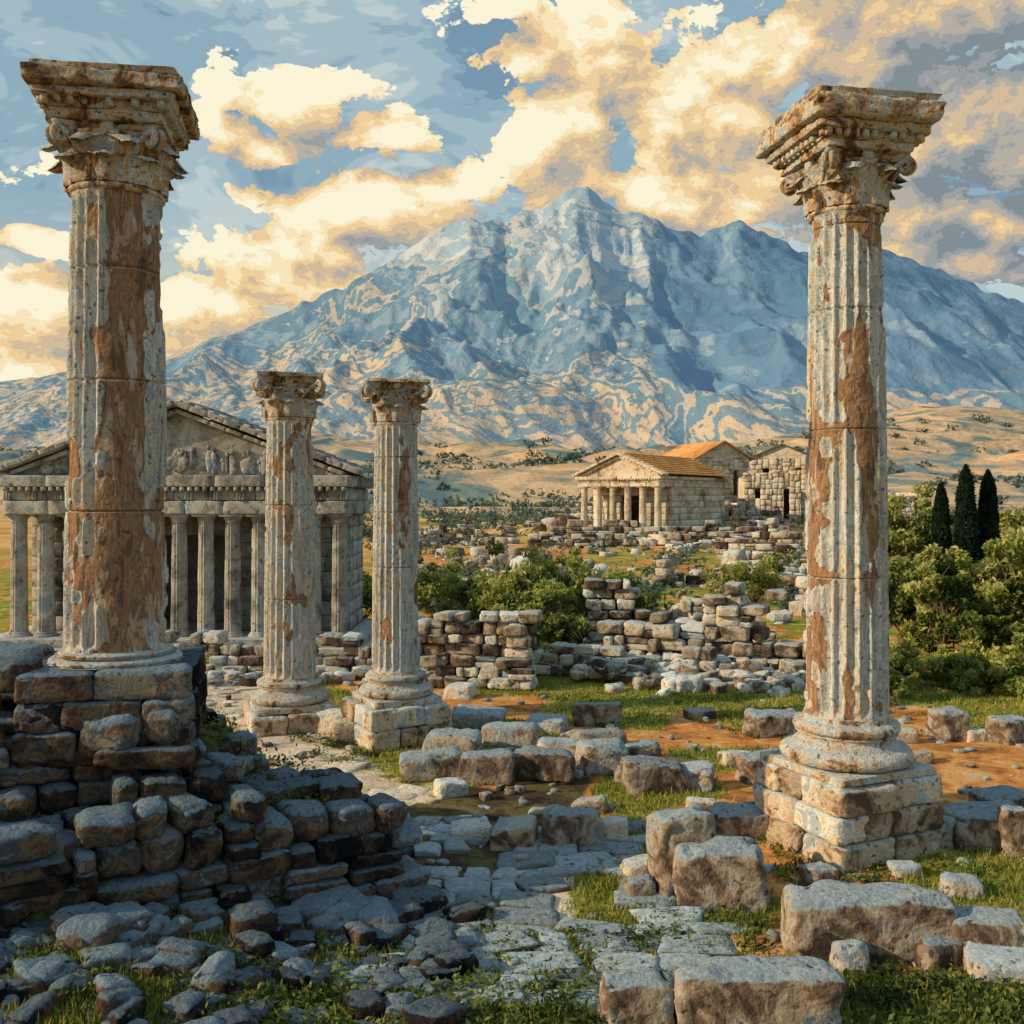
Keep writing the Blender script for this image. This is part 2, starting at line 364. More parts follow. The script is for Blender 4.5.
def mfn(t):
    tc=t.n('ShaderNodeTexCoord').outputs['Object']
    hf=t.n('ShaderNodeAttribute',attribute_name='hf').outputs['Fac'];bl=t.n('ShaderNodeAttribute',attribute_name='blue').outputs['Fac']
    n1=t.noise(t.vm('MULTIPLY',tc,(.0020,.0012,.0022)).outputs[0],1.,5,.6,1.0)
    n2=t.noise(tc,.02,4,.65,.4)
    v=t.m('ADD',t.m('MULTIPLY',hf,2.5),t.m('MULTIPLY',t.m('SUBTRACT',n1,.5),1.5))
    v=t.m('ADD',v,t.m('MULTIPLY',t.m('SUBTRACT',n2,.5),.12))
    c=t.ramp(v,[(0,(.42,.30,.17)),(.05,(.17,.20,.19)),(.09,(.46,.33,.19)),(.15,(.14,.19,.21)),(.20,(.44,.33,.20)),(.26,(.11,.18,.22)),(.32,(.36,.30,.23)),(.36,(.09,.16,.22)),(.44,(.17,.23,.28)),(.50,(.10,.18,.25)),(.56,(.33,.33,.31)),(.63,(.19,.27,.33)),(.70,(.40,.41,.40)),(.80,(.24,.32,.38))],'CONSTANT')  # rock and field tones; lower blue-greys also paint in cloud shadow
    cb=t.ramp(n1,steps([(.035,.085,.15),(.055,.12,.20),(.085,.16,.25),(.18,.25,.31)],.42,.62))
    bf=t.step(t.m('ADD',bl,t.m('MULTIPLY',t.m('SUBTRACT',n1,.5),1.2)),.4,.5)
    c=t.mix(t.m('MULTIPLY',bf,.9),c,cb)  # cloud shadow laid over the rock as dark blue colour
    bp=t.n('ShaderNodeBump',{'Strength':1.,'Distance':16.,'Height':n2}).outputs[0]
    return c,bp
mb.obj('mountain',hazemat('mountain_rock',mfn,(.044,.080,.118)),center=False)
def hillz(Xh,D):
    S=(D-230)/1500.;UU=Xh/D*1000+512
    top=.056+.024*(fbm(UU/170,S*2,7.,2)-.5)*2+.032*sm(700,1000,UU)
    return np.where(S<1,D*top*np.clip(S,0,1)**1.0,D*top*(1-(S-1)*3))+(ridged(Xh/260,D/150,1.,2)-.45)*56*sm(0,.35,S)-3*(1-sm(0,.1,S))
s=np.linspace(0,1.25,160);UU,S=np.meshgrid(np.arange(-400,1450,4.),s)
D=230+S*1500;Xh=(UU-512)/1000*D;zz=hillz(Xh,D)
mb=MB();i=np.arange(UU.size).reshape(UU.shape);f=np.stack([i[:-1,:-1],i[:-1,1:],i[1:,1:],i[1:,:-1]],-1).reshape(-1,4)
mb.add(np.stack([Xh,D,zz],-1).reshape(-1,3),f)
def hfn(t):
    tc=t.n('ShaderNodeTexCoord').outputs['Object']
    n1=t.noise(t.vm('MULTIPLY',tc,(.011,.006,.05)).outputs[0],1.,5,.6,.8);n2=t.noise(tc,.08,4,.7)
    v=t.m('ADD',n1,t.m('MULTIPLY',t.m('SUBTRACT',n2,.5),.14))
    return t.ramp(v,steps([(.08,.13,.13),(.15,.18,.14),(.38,.26,.14),(.54,.37,.19),(.48,.27,.12),(.26,.25,.18),(.12,.17,.18)],.40,.62)),t.n('ShaderNodeBump',{'Strength':.6,'Distance':3.,'Height':n2}).outputs[0]
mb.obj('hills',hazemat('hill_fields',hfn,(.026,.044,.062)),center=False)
# ---------------------------------------------------------------- columns
def shaft(mb,c,R,Hh,seed,patch,joints,fl=20,amt=0.):
    na=fl*9;z=np.linspace(0,Hh,int(Hh/.035));
    for jz in joints: z=np.concatenate([z,[jz-.014,jz-.005,jz+.005,jz+.014]])
    z=np.sort(z);th=np.linspace(-np.pi,np.pi,na,endpoint=False)
    T,Zz=np.meshgrid(th,z);Rz=R*(1-.13*(Zz/Hh)**1.4)
    ph=(T*fl/(2*np.pi))%1.;q=np.clip((ph-.09)/.82,0,1)*2-1
    flu=np.sqrt(np.clip(1-q*q,0,1));endf=sm(0,.12,Zz)*(1-sm(Hh-.12,Hh,Zz))
    r=Rz*(1-.14*flu*endf)
    cx=np.cos(T)*R;cy=np.sin(T)*R
    e=fbm(cx*1.6+seed,cy*1.6,Zz*.75,5,.55)-.60+amt
    for(tc_,w,z0,z1,a) in patch:
        dt=(T-tc_+np.pi)%(2*np.pi)-np.pi
        e=e+a*np.exp(-(dt/w)**4)*sm(z0-.25,z0+.1,Zz)*(1-sm(z1-.1,z1+.25,Zz))
    jn=0
    for jz in joints: jn=jn+np.exp(-((Zz-jz)/.10)**2)
    e=e+jn*.09+(fbm(cx*7,cy*7,Zz*5+seed,3)-.5)*.28
    em=sm(-.015,.03,e)
    rough=(fbm(cx*5,cy*5,Zz*4,4)-.5)
    r=r*(1-em)+em*np.minimum(Rz*(.915+.10*rough),Rz*.96)
    r=r+(fbm(cx*9,cy*9,Zz*9+seed,3)-.5)*.016
    r=r-.028*np.array([any(abs(zz-jz)<.008 for jz in joints) for zz in z])[:,None]
    v=np.stack([r*np.cos(T)+c[0],r*np.sin(T)+c[1],Zz+c[2]],-1).reshape(-1,3)
    i=np.arange(T.size).reshape(T.shape);j=np.roll(i,-1,1)
    mb.add(v,np.stack([i[:-1],j[:-1],j[1:],i[1:]],-1).reshape(-1,4),ero=em.ravel())
def capital(mb,c,R,Hc,W,rot):
    bell=[(R*.97,0),(R*1.05,.02),(R*1.05,.06),(R*.95,.08),(R*.95,Hc*.4),(R*1.02,Hc*.65),(R*1.25,Hc*.86)]
    lathe(mb,c,bell,48,.01)
    def leaf(th,h,w,out,z0):
        nu,nv=14,9;uu,vv=np.meshgrid(np.linspace(0,1,nu),np.linspace(-1,1,nv),indexing='ij')
        zz=z0+h*np.where(uu<.75,uu/.75,1-(uu-.75)*.9)
        rr=R*1.0+.02+out*np.clip(uu-.35,0,1)**1.6*2.2*1.1
        ww=w*(.75+.5*np.sin(uu*np.pi*.85))*(1-.55*np.clip(uu-.7,0,1)/.3)*(1+.13*np.sin(uu*26))
        rr=rr+.035*(1-np.abs(vv))-.03*np.abs(vv)**2+.012*np.cos(vv*14)
        tt=th+vv*ww/(rr)
        v=np.stack([c[0]+rr*np.cos(tt),c[1]+rr*np.sin(tt),c[2]+zz],-1)
        i=np.arange(nu*nv).reshape(nu,nv);f=np.stack([i[:-1,:-1],i[:-1,1:],i[1:,1:],i[1:,:-1]],-1).reshape(-1,4)
        mb.add(v.reshape(-1,3),f)
        v2=v.copy();v2[...,0]-=np.cos(tt)*.03;v2[...,1]-=np.sin(tt)*.03;mb.add(v2.reshape(-1,3),f[:,::-1])
    for k in range(8):
        if U(0,1)>.1: leaf(rot+k*np.pi/4,Hc*.42,R*.40,R*.32,.07)
        if U(0,1)>.1: leaf(rot+(k+.5)*np.pi/4,Hc*.68,R*.36,R*.40,.07)
    for k in range(4):
        a=rot+np.pi/4+k*np.pi/2;dr=np.array([math.cos(a),math.sin(a)])
        for sd in(-1,1):
            pts=[];rd=[]
            pr=np.array([-dr[1],dr[0]])*sd*.05*R*2
            for q in np.linspace(0,1,10):
                rr=R*1.05+q**1.5*(W*.62-R*1.05);pts.append((*(c[:2]+dr*rr+pr*(1+3*(1-q))),c[2]+Hc*(.5+.38*q)));rd.append(R*.07)
            ce=np.array([*(c[:2]+dr*(W*.62)+pr),c[2]+Hc*.77]);r0=Hc*.14
            for q in np.linspace(0,1,20):
                an=np.pi/2-q*np.pi*3.2;r1=r0*(1-q*.75)
                pts.append((ce[0]+dr[0]*math.cos(an)*r1,ce[1]+dr[1]*math.cos(an)*r1,ce[2]+math.sin(an)*r1));rd.append(R*.075*(1-.4*q))
            tube(mb,pts,rd,7)
    n=16;ring=[]
    for k in range(4):
        a0=rot+np.pi/4+k*np.pi/2;a1=a0+np.pi/2
        p0=np.array([math.cos(a0),math.sin(a0)])*W*.70;p1=np.array([math.cos(a1),math.sin(a1)])*W*.70
        am=(a0+a1)/2;nrm=np.array([math.cos(am),math.sin(am)])
        for q in np.linspace(.03,.97,n): ring.append(p0+(p1-p0)*q-nrm*W*.09*math.sin(q*np.pi))
    ring=np.array(ring);m=len(ring)
    lv=[(.90,Hc*.86),(.93,Hc*.88),(.94,Hc*.92),(1.0,Hc*.94),(1.0,Hc*1.0)]
    v=[];
    for sc,z in lv:
        rr=ring*sc*(1+(fbm(ring[:,0]*5,ring[:,1]*5,z*9,3)-.5)[:,None]*.16)
        v.append(np.column_stack([rr[:,0]+c[0],rr[:,1]+c[1],np.full(m,z+c[2])]))
    v=np.concatenate(v);i=np.arange(m*len(lv)).reshape(len(lv),m);j=np.roll(i,-1,1)
    mb.add(v,np.stack([i[:-1],j[:-1],j[1:],i[1:]],-1).reshape(-1,4))
    for row,fl in((0,True),(len(lv)-1,False)):
        vv=np.concatenate([v[row*m:(row+1)*m],[[c[0],c[1],v[row*m,2]]]]);a=np.arange(m);b=(a+1)%m
        ff=np.stack([b,a,np.full(m,m)],-1) if fl else np.stack([a,b,np.full(m,m)],-1);mb.add(vv,ff)
    for k in range(4):
        a=rot+k*np.pi/2;block(mb,(c[0]+math.cos(a)*W*.43,c[1]+math.sin(a)*W*.43,c[2]+Hc*.84),(.1,.16,.14),a,4,.8,.05)
def attic(mb,c,R,h):
    p=[(R*1.38,0)]
    for a in np.linspace(-90,90,9): p.append((R*1.30+.30*h*math.cos(math.radians(a))*.8,h*.20+.18*h*math.sin(math.radians(a))))
    p+= [(R*1.26,h*.42)]
    for a in np.linspace(0,1,6): p.append((R*(1.24-.10*math.sin(a*math.pi)),h*(.44+.20*a)))
    for a in np.linspace(-90,90,7): p.append((R*1.14+.13*h*math.cos(math.radians(a)),h*.77+.11*h*math.sin(math.radians(a))))
    p+= [(R*1.06,h*.90),(R*1.04,h*.94),(R*1.0,h)]
    lathe(mb,c,p,72,.022)
def column(px,d,zb,R,zt,Hc,W,ent,seed,patch,joints,baseh,plinth,ped,rot=.3,amt=0.,pm=None,bsc=1.,crot=None):
    X=(px-512)/F*d;e=empty('corinthian_column',(X,d,zb))
    if crot is None:crot=rot
    z=zb
    if ped:
        mp=MB();ph,pw,courses,nb=ped;ch=ph/courses
        for k in range(courses):
            w=pw/nb
            for side in range(4):
                a=rot+side*np.pi/2
                s=-pw/2
                while s<pw/2-.05:
                    ww=min(w*U(.6,1.4),pw/2-s)
                    if pw/2-s-ww<w*.35: ww=pw/2-s
                    lx,ly=s+ww/2,-pw/2+.22+U(-.03,.03)
                    block(mp,(X+lx*math.cos(a)-ly*math.sin(a),d+lx*math.sin(a)+ly*math.cos(a),z+k*ch),(ww*.99,.46,ch*.985),a+U(-.04,.04),10,.2,.08,.08)
                    s+=ww
            block(mp,(X,d,z+k*ch+.01),(pw*.75,pw*.75,ch*.97),rot,4,.1,.02,0)
        mp.obj('pedestal',pm or M_ped,e);z+=ph
    mbb=MB()
    if plinth: block(mbb,(X,d,z),(R*2.9,R*2.9,plinth),rot,12,.2,.08,.03);z+=plinth-.01
    if baseh: attic(mbb,(X,d,z),R*bsc,baseh);z+=baseh-.01
    mbb.obj('base',M_cap,e)
    zc=zt-sum(q[2] for q in ent)-Hc
    ms=MB();shaft(ms,(X,d,z),R,zc-z+.01,seed,patch,joints,amt=amt);ms.obj('shaft',M_col,e)
    mc=MB();capital(mc,np.array([X,d,zc]),R*.88,Hc,W,crot);mc.obj('capital',M_cap,e)
    if ent:
        me=MB();zz=zc+Hc
        for(w0,kind,hh) in ent:
            if kind=='dent':
                block(me,(X,d,zz),(w0*.93,w0*.93,hh),crot,6,.05,.03,.01)
                k=int(w0/.12)
                for side in range(4):
                    a=crot+side*np.pi/2
                    for q in range(k):
                        if U(0,1)<.15: continue
                        lx=-w0/2+(q+.5)*w0/k;ly=-w0/2+.02
                        block(me,(X+lx*math.cos(a)-ly*math.sin(a),d+lx*math.sin(a)+ly*math.cos(a),zz+.01),(.075,.09,hh*.9),a,2,.2,.0,.08)
            else: block(me,(X,d,zz-.004),(w0,w0,hh+.006),crot+U(-.02,.02),22,.22,.18,.05)
            zz+=hh
        me.obj('entablature_block',M_cap,e)
    return e
hp=-np.pi/2
column(846,12.75,0.0,.52,4.4+.412*11.95,.70,1.18,[(1.20,'b',.10),(1.34,'dent',.10),(1.48,'b',.11),(1.68,'b',.24),(1.60,'b',.10)],3.,
       [(hp+.35,.28,1.2,3.6,.22),(hp+.15,.20,3.2,5.0,.22),(hp+.5,.5,5.3,6.6,.2),(hp-.1,.3,-1,1.0,.12),(hp-.1,.25,5.,6.2,.16)],[1.75,3.6,5.1,6.15],.60,.10,(1.0,1.62,3,2),rot=.42,crot=.2,amt=.01)
column(117,11.0,1.75,.545,4.4+.436*10.3,.68,1.10,[(1.16,'b',.11),(1.28,'dent',.10),(1.38,'b',.09),(1.54,'b',.16),(1.48,'b',.06)],8.,
       [(hp+.58,.40,-1,6,.30),(hp-.2,.2,3.8,6,.14),(hp+.1,.22,.8,1.6,.15)],[1.5,2.9,4.1],.14,0,(.90,1.70,3,3),rot=.22,pm=M_dark,bsc=.93,crot=.16,amt=.01)
column(290,19.4,0.0,.50,4.4+.127*19.0,.82,1.26,[(1.26,'b',.08)],14.,[(hp+.2,.3,1.5,3.2,.18),(hp-.4,.3,3,4.8,.14)],[1.5,3.3],.50,.12,(.40,1.6,1,2),rot=.35,amt=.02,crot=.2)
column(396,18.4,0.0,.445,4.4+.121*18.0,.76,1.18,[(1.16,'b',.07)],21.,[(hp-.3,.35,.5,1.4,.18),(hp+.5,.3,2.2,4.4,.18)],[1.9,2.9,3.9],.46,.12,(.72,1.55,2,3),rot=.5,amt=.01,crot=.15)
# ---------------------------------------------------------------- stepped ruin left
mb=MB()
kw=dict(n=9,amp=.12,warp=.15,missing=0,r=.42,jit=.17)
A1=(.19,.34);B1=(.30,.75)
wall(mb,(-5.1,8.5),(-1.15,11.0),.0,lambda t:1.40+.12*math.sin(t*19) if t<.62 else 1.32-.8*(t-.62),.6,A1,B1,**kw)
wall(mb,(-5.0,9.05),(-1.7,11.2),.75,lambda t:.80+.12*math.sin(t*14+1)-.75*max(t-.45,0),.5,A1,B1,**kw)
wall(mb,(-5.6,9.5),(-2.4,11.5),.9,lambda t:1.22+.1*math.sin(t*17) if t<.60 else 1.15-(t-.60)*2.6,.55,A1,B1,**kw)
wall(mb,(-5.9,9.9),(-2.9,11.8),1.4,lambda t:.62+.1*math.sin(t*12) if t<.55 else .5-(t-.55)*1.5,.55,A1,B1,**kw)
wall(mb,(-6.3,10.0),(-3.35,10.15),1.65,lambda t:1.0 if t<.4 else .5+.08*math.sin(t*20),.5,A1,(.4,1.0),**kw)
wall(mb,(-7.,10.9),(-5.2,10.9),1.7,lambda t:1.0,.7,(.2,.32),(.4,.8),**kw)
for k in range(260):
    x=U(-5.6,-1.3);y=U(9.0,13.);s=float(terr_s(x,y))
    if s<.2 or s>3 or (x>-2.8 and s>1.7) or math.hypot(x+4.37,y-11)<1.15:continue
    w=U(.14,.45);block(mb,(x,y,float(gh(x,y))-.04),(w,w*U(.6,1),w*U(.4,.7)),U(0,3),7,.4,.12,.14,.15)
mb.obj('ruined_stone_terrace',M_dark)
mb=MB()
for k in range(430):
    x=U(-5,-.2);y=U(7.3,10.8);s=float(terr_s(x,y))
    if s>-.03 or x>-.5-(9.5-y)*.1:continue
    w=U(.10,.36)*(1.2 if y>8 else 1)
    if s>-.5:w*=1.45
    block(mb,(x,y,float(gh(x,y))-.05),(w,w*U(.55,1),w*U(.3,.65)),U(0,3),7,.45,.12,.16,.2)
mb.obj('rubble_heap',M_dark)
# ---------------------------------------------------------------- fallen blocks
def blk(px,pyb,wp,hpx,dp=1.,rz=0.,n=16,name='fallen_stone_block',mat=None,r=.22,amp=.11):
    d=CZ/((pyb-H0)/F);w=wp/F*d;h=hpx/F*d*.93;dpt=w*dp;x=(px-512)/F*(d+dpt/2)
    mb=MB();block(mb,(x,d+dpt/2,float(gh(x,d+dpt/2))-.05),(w,dpt,h+.05),rz,n,r,amp,.08,.05)
    return mb.obj(name,mat or M_blk)
for a in [(680,898,58,86,.8,.2),(718,912,92,66,.6,-.1),(738,842,58,30,.7,.1),(635,1035,72,52,.7,.1),(756,1038,168,68,.35,-.04),
          (868,965,172,66,.4,.05),(985,968,80,50,.6,-.1),(572,850,58,38,.7,.2),(818,903,30,34,.9,.3),(948,742,34,32,.9,.2),
          (985,852,100,36,.6,.1),(597,727,48,24,.6,-.1),(1015,858,30,50,.9,0.),(775,737,56,24,.6,.2),(765,785,52,30,.7,.2),(1010,745,40,26,.8,.4)]:
    blk(*a)
def cluster(name,lst,mat,n=8):
    mb=MB()
    for(px,pyb,wp,hpx) in lst:
        d=CZ/((pyb-H0)/F);w=wp/F*d;h=hpx/F*d*.93;dp=w*U(.5,.9);x=(px-512)/F*(d+dp/2)
        block(mb,(x,d+dp/2,float(gh(x,d+dp/2))-.05),(w,dp,h+.05),U(-.35,.35),n,.25,.11,.14,.12)
    return mb.obj(name,mat)
cluster('fallen_block_row',[(430,782,62,30),(488,786,55,34),(545,784,62,32),(602,776,48,30),(655,796,70,32),(692,792,42,24),(630,785,30,18)],M_blk,10)
cluster('fallen_block_row',[(455,758,60,24),(510,748,62,22),(560,762,44,22),(480,730,52,18),(600,752,50,20),(640,765,40,20),(545,735,40,15)],M_blk,9)
cluster('rubble_pile',[(515,852,46,24),(545,832,38,18),(610,845,36,24),(470,842,40,14),(640,880,36,16),(450,800,34,16),(590,815,34,14),(700,815,30,14)],M_ped)
cluster('rubble_pile',[(910,960,50,34),(940,972,50,30),(850,975,34,30),(1000,992,60,30),(960,900,36,18),(905,880,30,14),(1000,820,50,28),(955,850,56,34),(740,905,34,20),(640,900,30,20)],M_blk)
cluster('rubble_pile',[(900,745,30,14),(920,765,26,12),(975,742,24,12),(850,715,30,14),(735,765,30,14),(330,735,44,26),(345,745,30,22),(460,700,30,14),(700,720,30,10)],M_ped)
mb=MB()
for k in range(800):
    y=8.8+U(0,1)**1.4*21;x=U(-.55,.6)*y
    s=float(terr_s(x,y))
    if -.3<s<5 and x<-1:continue
    if float(grassm(x,y))>.54 and U(0,1)<.75: continue
    w=U(.04,.14)*(1+y/30);block(mb,(x,y,float(gh(x,y))-.02),(w,w*U(.6,1),w*U(.3,.7)),U(0,3),3,.4,.08,.2,.1)
mb.obj('scattered_pebbles',M_blk)
mb=MB();mp=MB()
yy_=8.6
while yy_<13.4:
    hh=U(.24,.5);x=-2.0+U(0,.3)+(yy_-9)*-.05
    while x<2.3:
        w=U(.28,.8);cx=x+w/2;cy=yy_+hh/2+U(-.08,.08)
        if vn(cx*.9,cy*.9,5.)>.30 and (abs(cx-.1)<1.3+.9*vn(cx,cy,1.)):
            block(mb,(cx,cy,float(gh(cx,cy))-.06),(w*.95,hh*.98,.12),U(-.3,.3),9,.45,.09,.28,.05)
        x+=w
    yy_+=hh*.96
mb.obj('flagstone_paving',M_flag)
for k in range(300):
    y=U(13,27);x=U(-10,1.2)
    if float(pathm(x,y))<.55:continue
    w=U(.2,.7);block(mp,(x,y,float(gh(x,y))-.06),(w,w*U(.5,.9),.09),U(-.5,.5),5,.4,.06,.22,.03)
mp.obj('stone_path',M_path)
# ---------------------------------------------------------------- ruin walls mid
kw=dict(n=6,amp=.10,warp=.15,r=.32,jit=.15,missing=.08)
mb=MB();wall(mb,(-2.2,23.4),(.35,23.0),0,lambda t:1.95-.35*vn(t*6,2,2) if t>.12 else 1.5,.8,(.2,.32),(.26,.6),**kw)
wall(mb,(.45,23.1),(.6,26.),0,lambda t:1.5,.6,(.2,.3),(.3,.6),**kw)
mb.obj('ruined_stone_wall',M_wall)
mb=MB();prof=lambda t:.35+2.3*vn(t*5.5+.7,3.3,1.)*(.4+.8*t)+.3*(t>.45)
wall(mb,(2.4,25.9),(7.4,24.),0,lambda t:min(2.3,prof(t)+.25),.9,(.2,.38),(.26,.75),**kw)
wall(mb,(2.3,29.),(7.6,28.5),0,lambda t:2.0 if t<.2 else .9+1.2*vn(t*9,1,1),.9,(.25,.36),(.3,.8),**kw)
wall(mb,(3.3,24.4),(5.4,23.8),0,lambda t:.2+.9*vn(t*5,8,1),.6,(.2,.3),(.26,.6),**kw)
for k in range(260):
    x=U(1.6,7.4);y=25.6-(x-2.6)*.33-abs(rng.normal())*.9;w=U(.16,.6)
    block(mb,(x,y,float(gh(x,y))-.05+U(0,.3)*(y>24)),(w,w*.8,w*.6),U(0,3),5,.32,.1,.18,.25)
mb.obj('ruined_stone_wall',M_wall)
mb=MB();wall(mb,(.3,25.2),(2.4,24.6),0,lambda t:.45+.4*vn(t*5,1,2),.6,(.2,.3),(.3,.7),**kw);mb.obj('low_stone_wall',M_wall)
mb=MB();wall(mb,(-9.5,25.6),(-3.4,25.2),0,lambda t:.6+.6*vn(t*8,4,2),.7,(.18,.3),(.3,.7),**kw)
for k in range(110):
    x=U(-9,-2);y=25-abs(rng.normal())*1.;w=U(.15,.5);block(mb,(x,y,float(gh(x,y))-.05),(w,w*.8,w*.6),U(0,3),4,.3,.1,.14,.2)
mb.obj('low_stone_wall',M_wall)
mb=MB()
for k in range(48):
    y=U(36,100);x=U(-.12,.33)*y
    if y<60 and -1<x<5 and U(0,1)<.4: continue
    if 62<y<92 and (x-11)**2+(y-78)**2<64: continue
    a=U(-.9,.9);L=U(1.5,5);hh=U(.6,2.0)
    sd=U(0,50);wall(mb,(x,y),(x+L*math.cos(a),y+L*math.sin(a)),float(gh(x,y))-.2,lambda t:hh*(.25+1.2*vn(t*4+sd,1,1)),.7,(.25,.5),(.4,1.1),3,.08,.14,r=.2,missing=.08,jit=.14)
for k in range(560):
    y=U(34,110);x=U(-.14,.42)*y;w=U(.2,.9)*(1+(U(0,1)<.1))
    block(mb,(x,y,float(gh(x,y))-.1),(w,w*.8,w*U(.4,.9)),U(0,3),3,.3,.08,.2,.2)
mb.obj('distant_ruins',M_wall)
# ---------------------------------------------------------------- temples
def tcol(mb,x,y,z,R,h,fl=16,seg=5):
    na=fl*seg;th=np.linspace(0,2*np.pi,na,endpoint=False);zz=np.linspace(0,h,24)
    T,Z_=np.meshgrid(th,zz);ph=(T*fl/(2*np.pi))%1
    r=R*(1-.15*(Z_/h))*(1-.12*np.sqrt(np.clip(1-(2*ph-1)**2,0,1)))+(fbm(T*3+x,Z_*3,y,3)-.5)*.05*R/.3
    v=np.stack([x+r*np.cos(T),y+r*np.sin(T),z+Z_],-1).reshape(-1,3)
    i=np.arange(T.size).reshape(T.shape);j=np.roll(i,-1,1);mb.add(v,np.stack([i[:-1],j[:-1],j[1:],i[1:]],-1).reshape(-1,4))
    lathe(mb,(x,y,z-.02),[(R*1.3,0),(R*1.36,R*.15),(R*1.3,R*.3),(R*1.1,R*.36),(R*1.16,R*.5),(R,R*.6)],24)
    lathe(mb,(x,y,z+h-R*.9),[(R*.86,0),(R*.95,R*.1),(R*.88,R*.2),(R*1.0,R*.5),(R*1.3,R*.72)],24)
    block(mb,(x,y,z+h-R*.2),(R*2.6,R*2.6,R*.24),0,2,.1,0,0)
def prism(mb,pts,y0,y1):
    n=len(pts);v=[(p[0],y0,p[1]) for p in pts]+[(p[0],y1,p[1]) for p in pts]
    mb.add(v,[list(range(n))]);mb.add(v,[list(range(2*n-1,n-1,-1))])
    mb.add(v,[[i,i+n,(i+1)%n+n,(i+1)%n] for i in range(n)])
def bar(mb,a,b,w,h,n=3):
    a=np.array(a,float);b=np.array(b,float);L=np.linalg.norm(b-a);k=max(2,int(L/.5))
    d=(b-a)/L;up=np.cross(np.array([0,1,0]),d)
    if up[2]<0:up=-up
    for q in range(k):
        p=a+(b-a)*(q+.5)/k;mbx=MB();block(mbx,(0,0,-h/2),(L/k*1.0,w*U(.95,1.),h*U(.85,1.)),0,4,.12,.06,.05)
        v=mbx.v[0];v=v[:,0:1]*d+v[:,1:2]*np.array([0,1,0])+v[:,2:3]*up+p;mb.add(v,mbx.f[0])
def temple(name,cx,cy,z,rot,Wd,L,hc,ncol,R,eh,ph,steps_,mat,roofmat,sidecols=0,relief=True,bw=.35):
    e=empty(name,(cx,cy,z))
    def out(mb,nm,mt,smooth=True):
        for k in range(len(mb.v)): mb.v[k]=rotz(mb.v[k],rot)+np.array([cx,cy,z])
        mb.obj(nm,mt,e,smooth)
    mb=MB()
    for k in range(steps_):
        o=.3*(steps_-k)-.05;block(mb,(0,L/2,-.22*(steps_-k)),(Wd+2*o+.5,L+2*o+.5,.215),0,14,.03,.012,0)
    out(mb,'steps',mat)
    mb=MB();xs=np.linspace(-Wd/2+R*1.2,Wd/2-R*1.2,ncol)
    for x in xs: tcol(mb,x,R*1.3,0,R,hc)
    if sidecols:
        for y in np.linspace(0,L,sidecols+1)[1:]:
            tcol(mb,Wd/2-R*1.2,y,0,R,hc,12,3);tcol(mb,-Wd/2+R*1.2,y,0,R,hc,12,3)
    out(mb,'columns',mat)
    mb=MB();y0=2.2 if L>6 else 1.6;cw=Wd*(.8 if sidecols else .97)
    dw=Wd*.14;segs=[(-cw/2,-dw),(dw,cw/2)]
    for a,b in segs:
        zz=0
        while zz<hc-.01:
            ch=min(.45,hc-zz);x=a
            while x<b-.01:
                w=min(U(.7,1.2),b-x);block(mb,(x+w/2,y0,zz),(w*.995,.4,ch*.99),0,3,.05,.02,.01);x+=w
            zz+=ch
    block(mb,(0,y0,hc*.82),(dw*2,.4,hc*.18),0,4,.05,.02,0)
    for sx in(-1,1):
        zz=0
        while zz<hc-.01:
            ch=min(.45,hc-zz);y=y0+.2
            while y<L-.3:
                w=min(U(.8,1.3),L-.3-y);block(mb,(sx*(cw/2-.2),y+w/2,zz),(.4,w*.995,ch*.99),0,3,.05,.02,.01);y+=w
            zz+=ch
    block(mb,(0,L-.3,0),(cw-.8,.4,hc),0,5,.03,.01,0)
    out(mb,'cella_wall',mat)
    mb=MB();hw=Wd/2
    for(z0,hh,o) in [(.0,.36,.0),(.36,.34,-.05),(.70,.30,.14)]:
        hh2=hh*eh
        for (ax,a,b,pos) in(('x',-hw-o,hw+o,0.),('x',-hw-o,hw+o,L)):
            x=a
            while x<b-.01:
                w=min(U(.8,1.5),b-x)
                if b-x-w<.3:w=b-x
                block(mb,(x+w/2,pos+(.35 if pos==0 else -.1)+U(-.02,.02),hc+z0*eh),(w*.998,.8+2*o,hh2*.995),0,6,.10,.05,.025);x+=w
        for sx in(-1,1):
            y=.76+o
            while y<L-.5:
                w=min(U(.9,1.6),L-.5-y);block(mb,(sx*(hw-.35),y+w/2,hc+z0*eh),(.7+2*o,w*.998,hh2*.995),0,4,.06,.02,.01);y+=w
    k=int(Wd/.22)
    for q in range(k):
        x=-hw+(q+.5)*Wd/k;block(mb,(x,-.12,hc+.60*eh),(.11,.14,.10*eh),0,2,.1,0,.03)
    k=int(Wd/.75)
    for q in range(k+1):
        x=-hw+.12+(q)*(Wd-.24)/k
        for o in(-.08,0,.08): block(mb,(x+o,.0,hc+.37*eh),(.06,.12,.22*eh),0,2,.1,0,.02)
    out(mb,'entablature',mat)
    zc=hc+eh;mb=MB()
    for yy in(.25,L-.5):
        prism(mb,[(-hw,zc),(hw,zc),(0,zc+ph*.93)],yy,yy+.35)
    out(mb,'tympanum',mat,False)
    mb=MB()
    for sx in(-1,1):
        bar(mb,(sx*(hw+.35),.22,zc+.08),(0,.22,zc+ph),.95,.17)
        bar(mb,(sx*(hw-.1),.30,zc+.03),(0,.30,zc+ph-.22),.62,.13)
    out(mb,'raking_cornice',mat)
